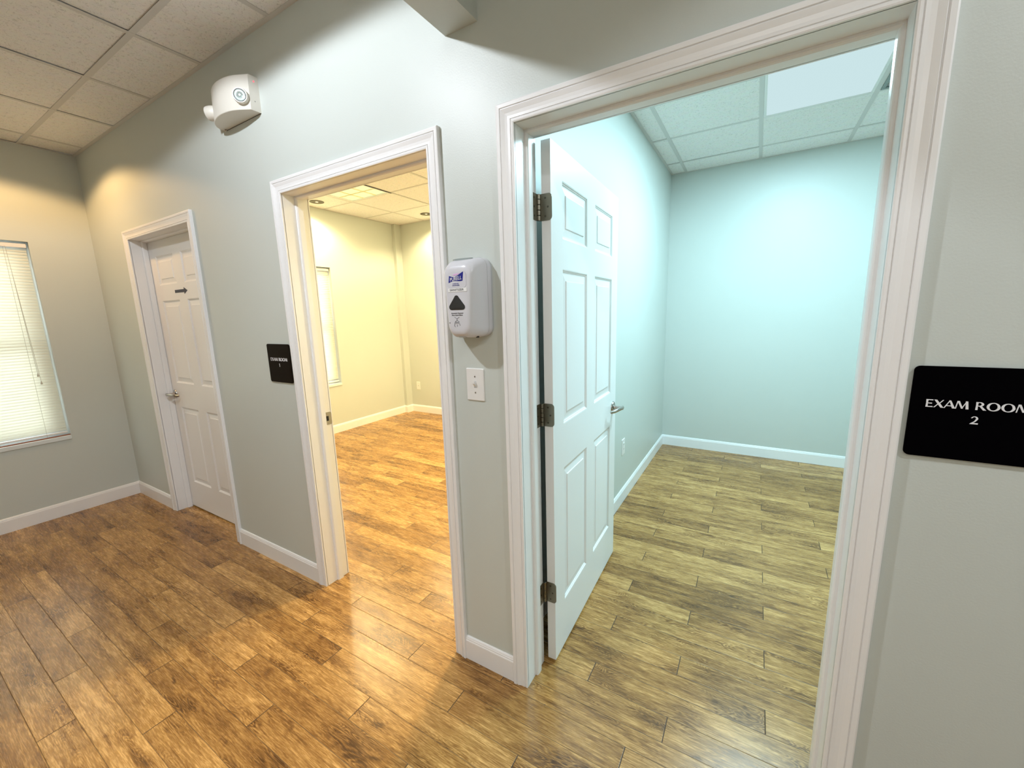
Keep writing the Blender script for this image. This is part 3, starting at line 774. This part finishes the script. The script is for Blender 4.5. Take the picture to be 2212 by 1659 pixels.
bm = bmesh.new(); loft(bm, [dring(-0.0296, 3.6240, 3.7781, 1.3857, 1.6526, 0.034), dring(-0.0308, 3.6240, 3.7781, 1.3857, 1.6526, 0.034)])
put(obj('seam', bm, M['dispside']), t)
# grey lens slot on top
bm = bmesh.new(); n = 20
ring = [(3.695+0.042*math.cos(2*PI*k/n), -0.052+0.013*math.sin(2*PI*k/n)) for k in range(n)]
loft(bm, [[(a, b, 1.640) for a, b in ring], [(a, b, 1.6508-0.0) for a, b in ring]])
put(obj('top_lens', bm, mat('top_lens_plastic', (0.33, 0.37, 0.36), 0.15)), t)
bm = bmesh.new(); loft(bm, [[(a, -0.1006, b) for a, b in rrect(3.702, 1.5780, 0.078, 0.052, 0.012, 6)], [(a, -0.1013, b) for a, b in rrect(3.702, 1.5780, 0.078, 0.052, 0.012, 6)]])
put(obj('brand_label', bm, M['label']), t)
# wavy flag with the word mark
bm = bmesh.new(); yb = -0.1015
top = [(3.671+0.060*i/14, 1.5905+0.004*math.sin(PI*1.7*i/14+2.6)+0.0085*(i/14)**2) for i in range(15)]
bot = [(3.668+0.059*i/14, 1.5690+0.003*math.sin(PI*1.6*i/14)+0.0080*(i/14)) for i in range(15)]
prism(bm, top+bot[::-1], 'y', -0.1012, yb-0.0002)
fg = put(obj('logo_flag', bm, M['blue']), t)
bm = bmesh.new(); prism(bm, [(3.686, 1.5945), (3.694, 1.592), (3.705, 1.5935), (3.717, 1.598), (3.708, 1.5985), (3.694, 1.5975)], 'y', -0.1014, yb-0.0006)
put(obj('logo_accent', bm, M['pink']), t)
text('logo_text', 'PURELL', 0.0165, (3.6985, yb-0.0007, 1.5815), M['paper'], t, rot=(PI/2, -0.10, 0), sx=0.92, shear=0.15)
text('product_text', 'HAND', 0.0058, (3.6985, -0.1016, 1.5655), M['blue'], t, sx=1.5, extrude=0.0003)
text('product_text', 'SANITIZER', 0.0058, (3.6985, -0.1016, 1.5600), M['blue'], t, sx=1.1, extrude=0.0003)
put(obj('sticker', boxes((3.664, 3.742, -0.1016, -0.1003, 1.5395, 1.5515)), M['paper']), t)
text('sticker_text', 'SANITIZER', 0.0095, (3.701, -0.1019, 1.5455), M['ink'], t, sx=1.30)
# rounded triangle sight window
bm = bmesh.new()
tri = []
cen = [(3.6975, 1.5180), (3.6745, 1.4895), (3.7220, 1.4895)]; rad = [0.010, 0.0095, 0.0095]; angs = [(0.12*PI, 0.88*PI), (0.85*PI, 1.50*PI), (1.50*PI, 2.15*PI)]
for (c_, r_, (a0, a1)) in zip(cen, rad, angs):
    for i in range(9):
        a = a0+(a1-a0)*i/8; tri.append((c_[0]+r_*math.cos(a), c_[1]+r_*math.sin(a)))
cxx = sum(p[0] for p in tri)/len(tri); czz = sum(p[1] for p in tri)/len(tri)
loft(bm, [[(a, -0.098, b) for a, b in tri], [(a, -0.1015, b) for a, b in tri], [(cxx+(a-cxx)*0.86, -0.1028, czz+(b-czz)*0.86) for a, b in tri], [(cxx+(a-cxx)*0.4, -0.1033, czz+(b-czz)*0.4) for a, b in tri]])
put(obj('sight_window', bm, M['smoke'], smooth=50), t)
text('instruction_text', 'Automatic Dispenser', 0.0060, (3.6980, -0.1008, 1.4690), M['ink'], t, extrude=0.0003)
text('instruction_text', 'Place Hands Below', 0.0060, (3.6975, -0.1008, 1.4625), M['ink'], t, extrude=0.0003)
bm = bmesh.new(); yy = -0.1010; r = 0.00055
for pl in ([(-0.010, 0.016), (0, 0.010), (0.010, 0.016)], [(0, 0.010), (0, 0.004)], [(-0.011, -0.004), (-0.005, 0.003), (0.003, 0.004), (0.010, -0.001)], [(-0.012, -0.013), (-0.010, -0.006), (0, -0.003), (0.010, -0.006), (0.012, -0.013)],
           [(0.0, -0.008), (0.001, -0.016)], [(-0.008, 0.0), (0.0, -0.003), (0.008, 0.0)], [(-0.012, -0.013), (-0.008, -0.017)]):
    tube(bm, [(3.6955+a, yy, 1.4400+b) for a, b in pl], r, 6, up=Vector((0, 1, 0)))
put(obj('hand_symbol', bm, M['ink']), t)
bm = bmesh.new(); disc(bm, (3.6640, -0.0998, 1.4370), (0, -1, 0), [(0.0018, 0), (0.0018, 0.0012)], 12); put(obj('sensor', bm, M['dark']), t)
bm = bmesh.new(); prism(bm, [(3.682, 1.398), (3.722, 1.398), (3.716, 1.386), (3.690, 1.386)], 'y', -0.088, -0.045); put(obj('nozzle', bm, M['dispside'], bevel=0.002), t)
put(obj('latch_slot', boxes((3.742, 3.751, -0.060, -0.054, 1.3850, 1.390)), M['dark']), t)

# ------------------------------------------------------------------ emergency light
t = thing('emergency_light', 'white emergency light unit with two round lamp heads high on the hall wall', 'emergency light', (2.37, 0.0, 2.41))
front = [(2.5345, 0.0), (2.5340, -0.046), (2.483, -0.075), (2.450, -0.088), (2.410, -0.096), (2.365, -0.098), (2.320, -0.093), (2.280, -0.083), (2.245, -0.068), (2.218, -0.048), (2.204, -0.025), (2.200, 0.0)]
def smooth_curve(p, n=4):
    out = []
    for i in range(len(p)-1):
        a, b, c, d = p[max(i-1, 0)], p[i], p[i+1], p[min(i+2, len(p)-1)]
        for k in range(n):
            t = k/n
            out.append(tuple(0.5*((2*b[j]) + (-a[j]+c[j])*t + (2*a[j]-5*b[j]+4*c[j]-d[j])*t*t + (-a[j]+3*b[j]-3*c[j]+d[j])*t**3) for j in (0, 1)))
    return out + [p[-1]]
front = front[:1] + smooth_curve(front[1:], 3)
def er(z, ky, kx=1.0, oz=0.0): return [(2.3675+(x-2.3675)*kx, y*ky, z+oz) for x, y in front]
bm = bmesh.new()
loft(bm, [er(2.408, 0.985, 0.995), er(2.410, 1.0), er(2.48, 0.985), er(2.545, 0.955), er(2.553, 0.92, 0.995), er(2.556, 0.84, 0.985)])
put(obj('body', bm, M['cream'], smooth=26), t)
put(obj('back_gasket', boxes((2.205, 2.530, -0.002, 0.0, 2.4070, 2.410)), M['dark']), t)
bm = bmesh.new(); disc(bm, (2.222, -0.008, 2.407), (0, 0, -1), [(0.006, -0.002), (0.006, 0.004), (0.003, 0.007)], 10); put(obj('bottom_screw', bm, M['nickel']), t)
def head(c, n):
    n = Vector(n).normalized(); c = Vector(c)
    k = 0.69
    def pf(*p): return [(r*k, h) for r, h in p]
    bm = bmesh.new(); disc(bm, c, n, pf((0.030, -0.045), (0.043, -0.025), (0.0465, -0.010), (0.0460, 0.004), (0.0430, 0.012), (0.0370, 0.0115), (0.0360, 0.008)), 36)
    h = put(obj('lamp_head', bm, M['cream'], smooth=45), t)
    bm = bmesh.new(); disc(bm, c, n, pf((0.0370, 0.0100), (0.0370, 0.0122), (0.0340, 0.0122), (0.0335, 0.0116)), 36); put(obj('lens_rim', bm, M['dark']), t)
    bm = bmesh.new(); disc(bm, c, n, pf((0.0345, 0.0100), (0.0345, 0.0120), (0.028, 0.0130), (0.021, 0.0122), (0.014, 0.0134), (0.010, 0.0122), (0.004, 0.0136)), 36); put(obj('lens', bm, M['chrome'], smooth=10), t)
head((2.512, -0.073, 2.458), (0.68, -0.72, -0.08))
head((2.226, -0.070, 2.458), (-0.85, -0.50, -0.10))
bm = bmesh.new(); disc(bm, (2.5335, -0.020, 2.532), (1, 0.02, 0), [(0.004, 0), (0.0035, 0.0015)], 12); put(obj('red_mark', bm, M['red']), t)  # red mark on the side, drawn as a glowing dot
bm = bmesh.new(); disc(bm, (2.5335, -0.024, 2.448), (1, 0.05, 0), [(0.003, 0), (0.0025, 0.0012)], 12); put(obj('test_button', bm, M['nickel']), t)
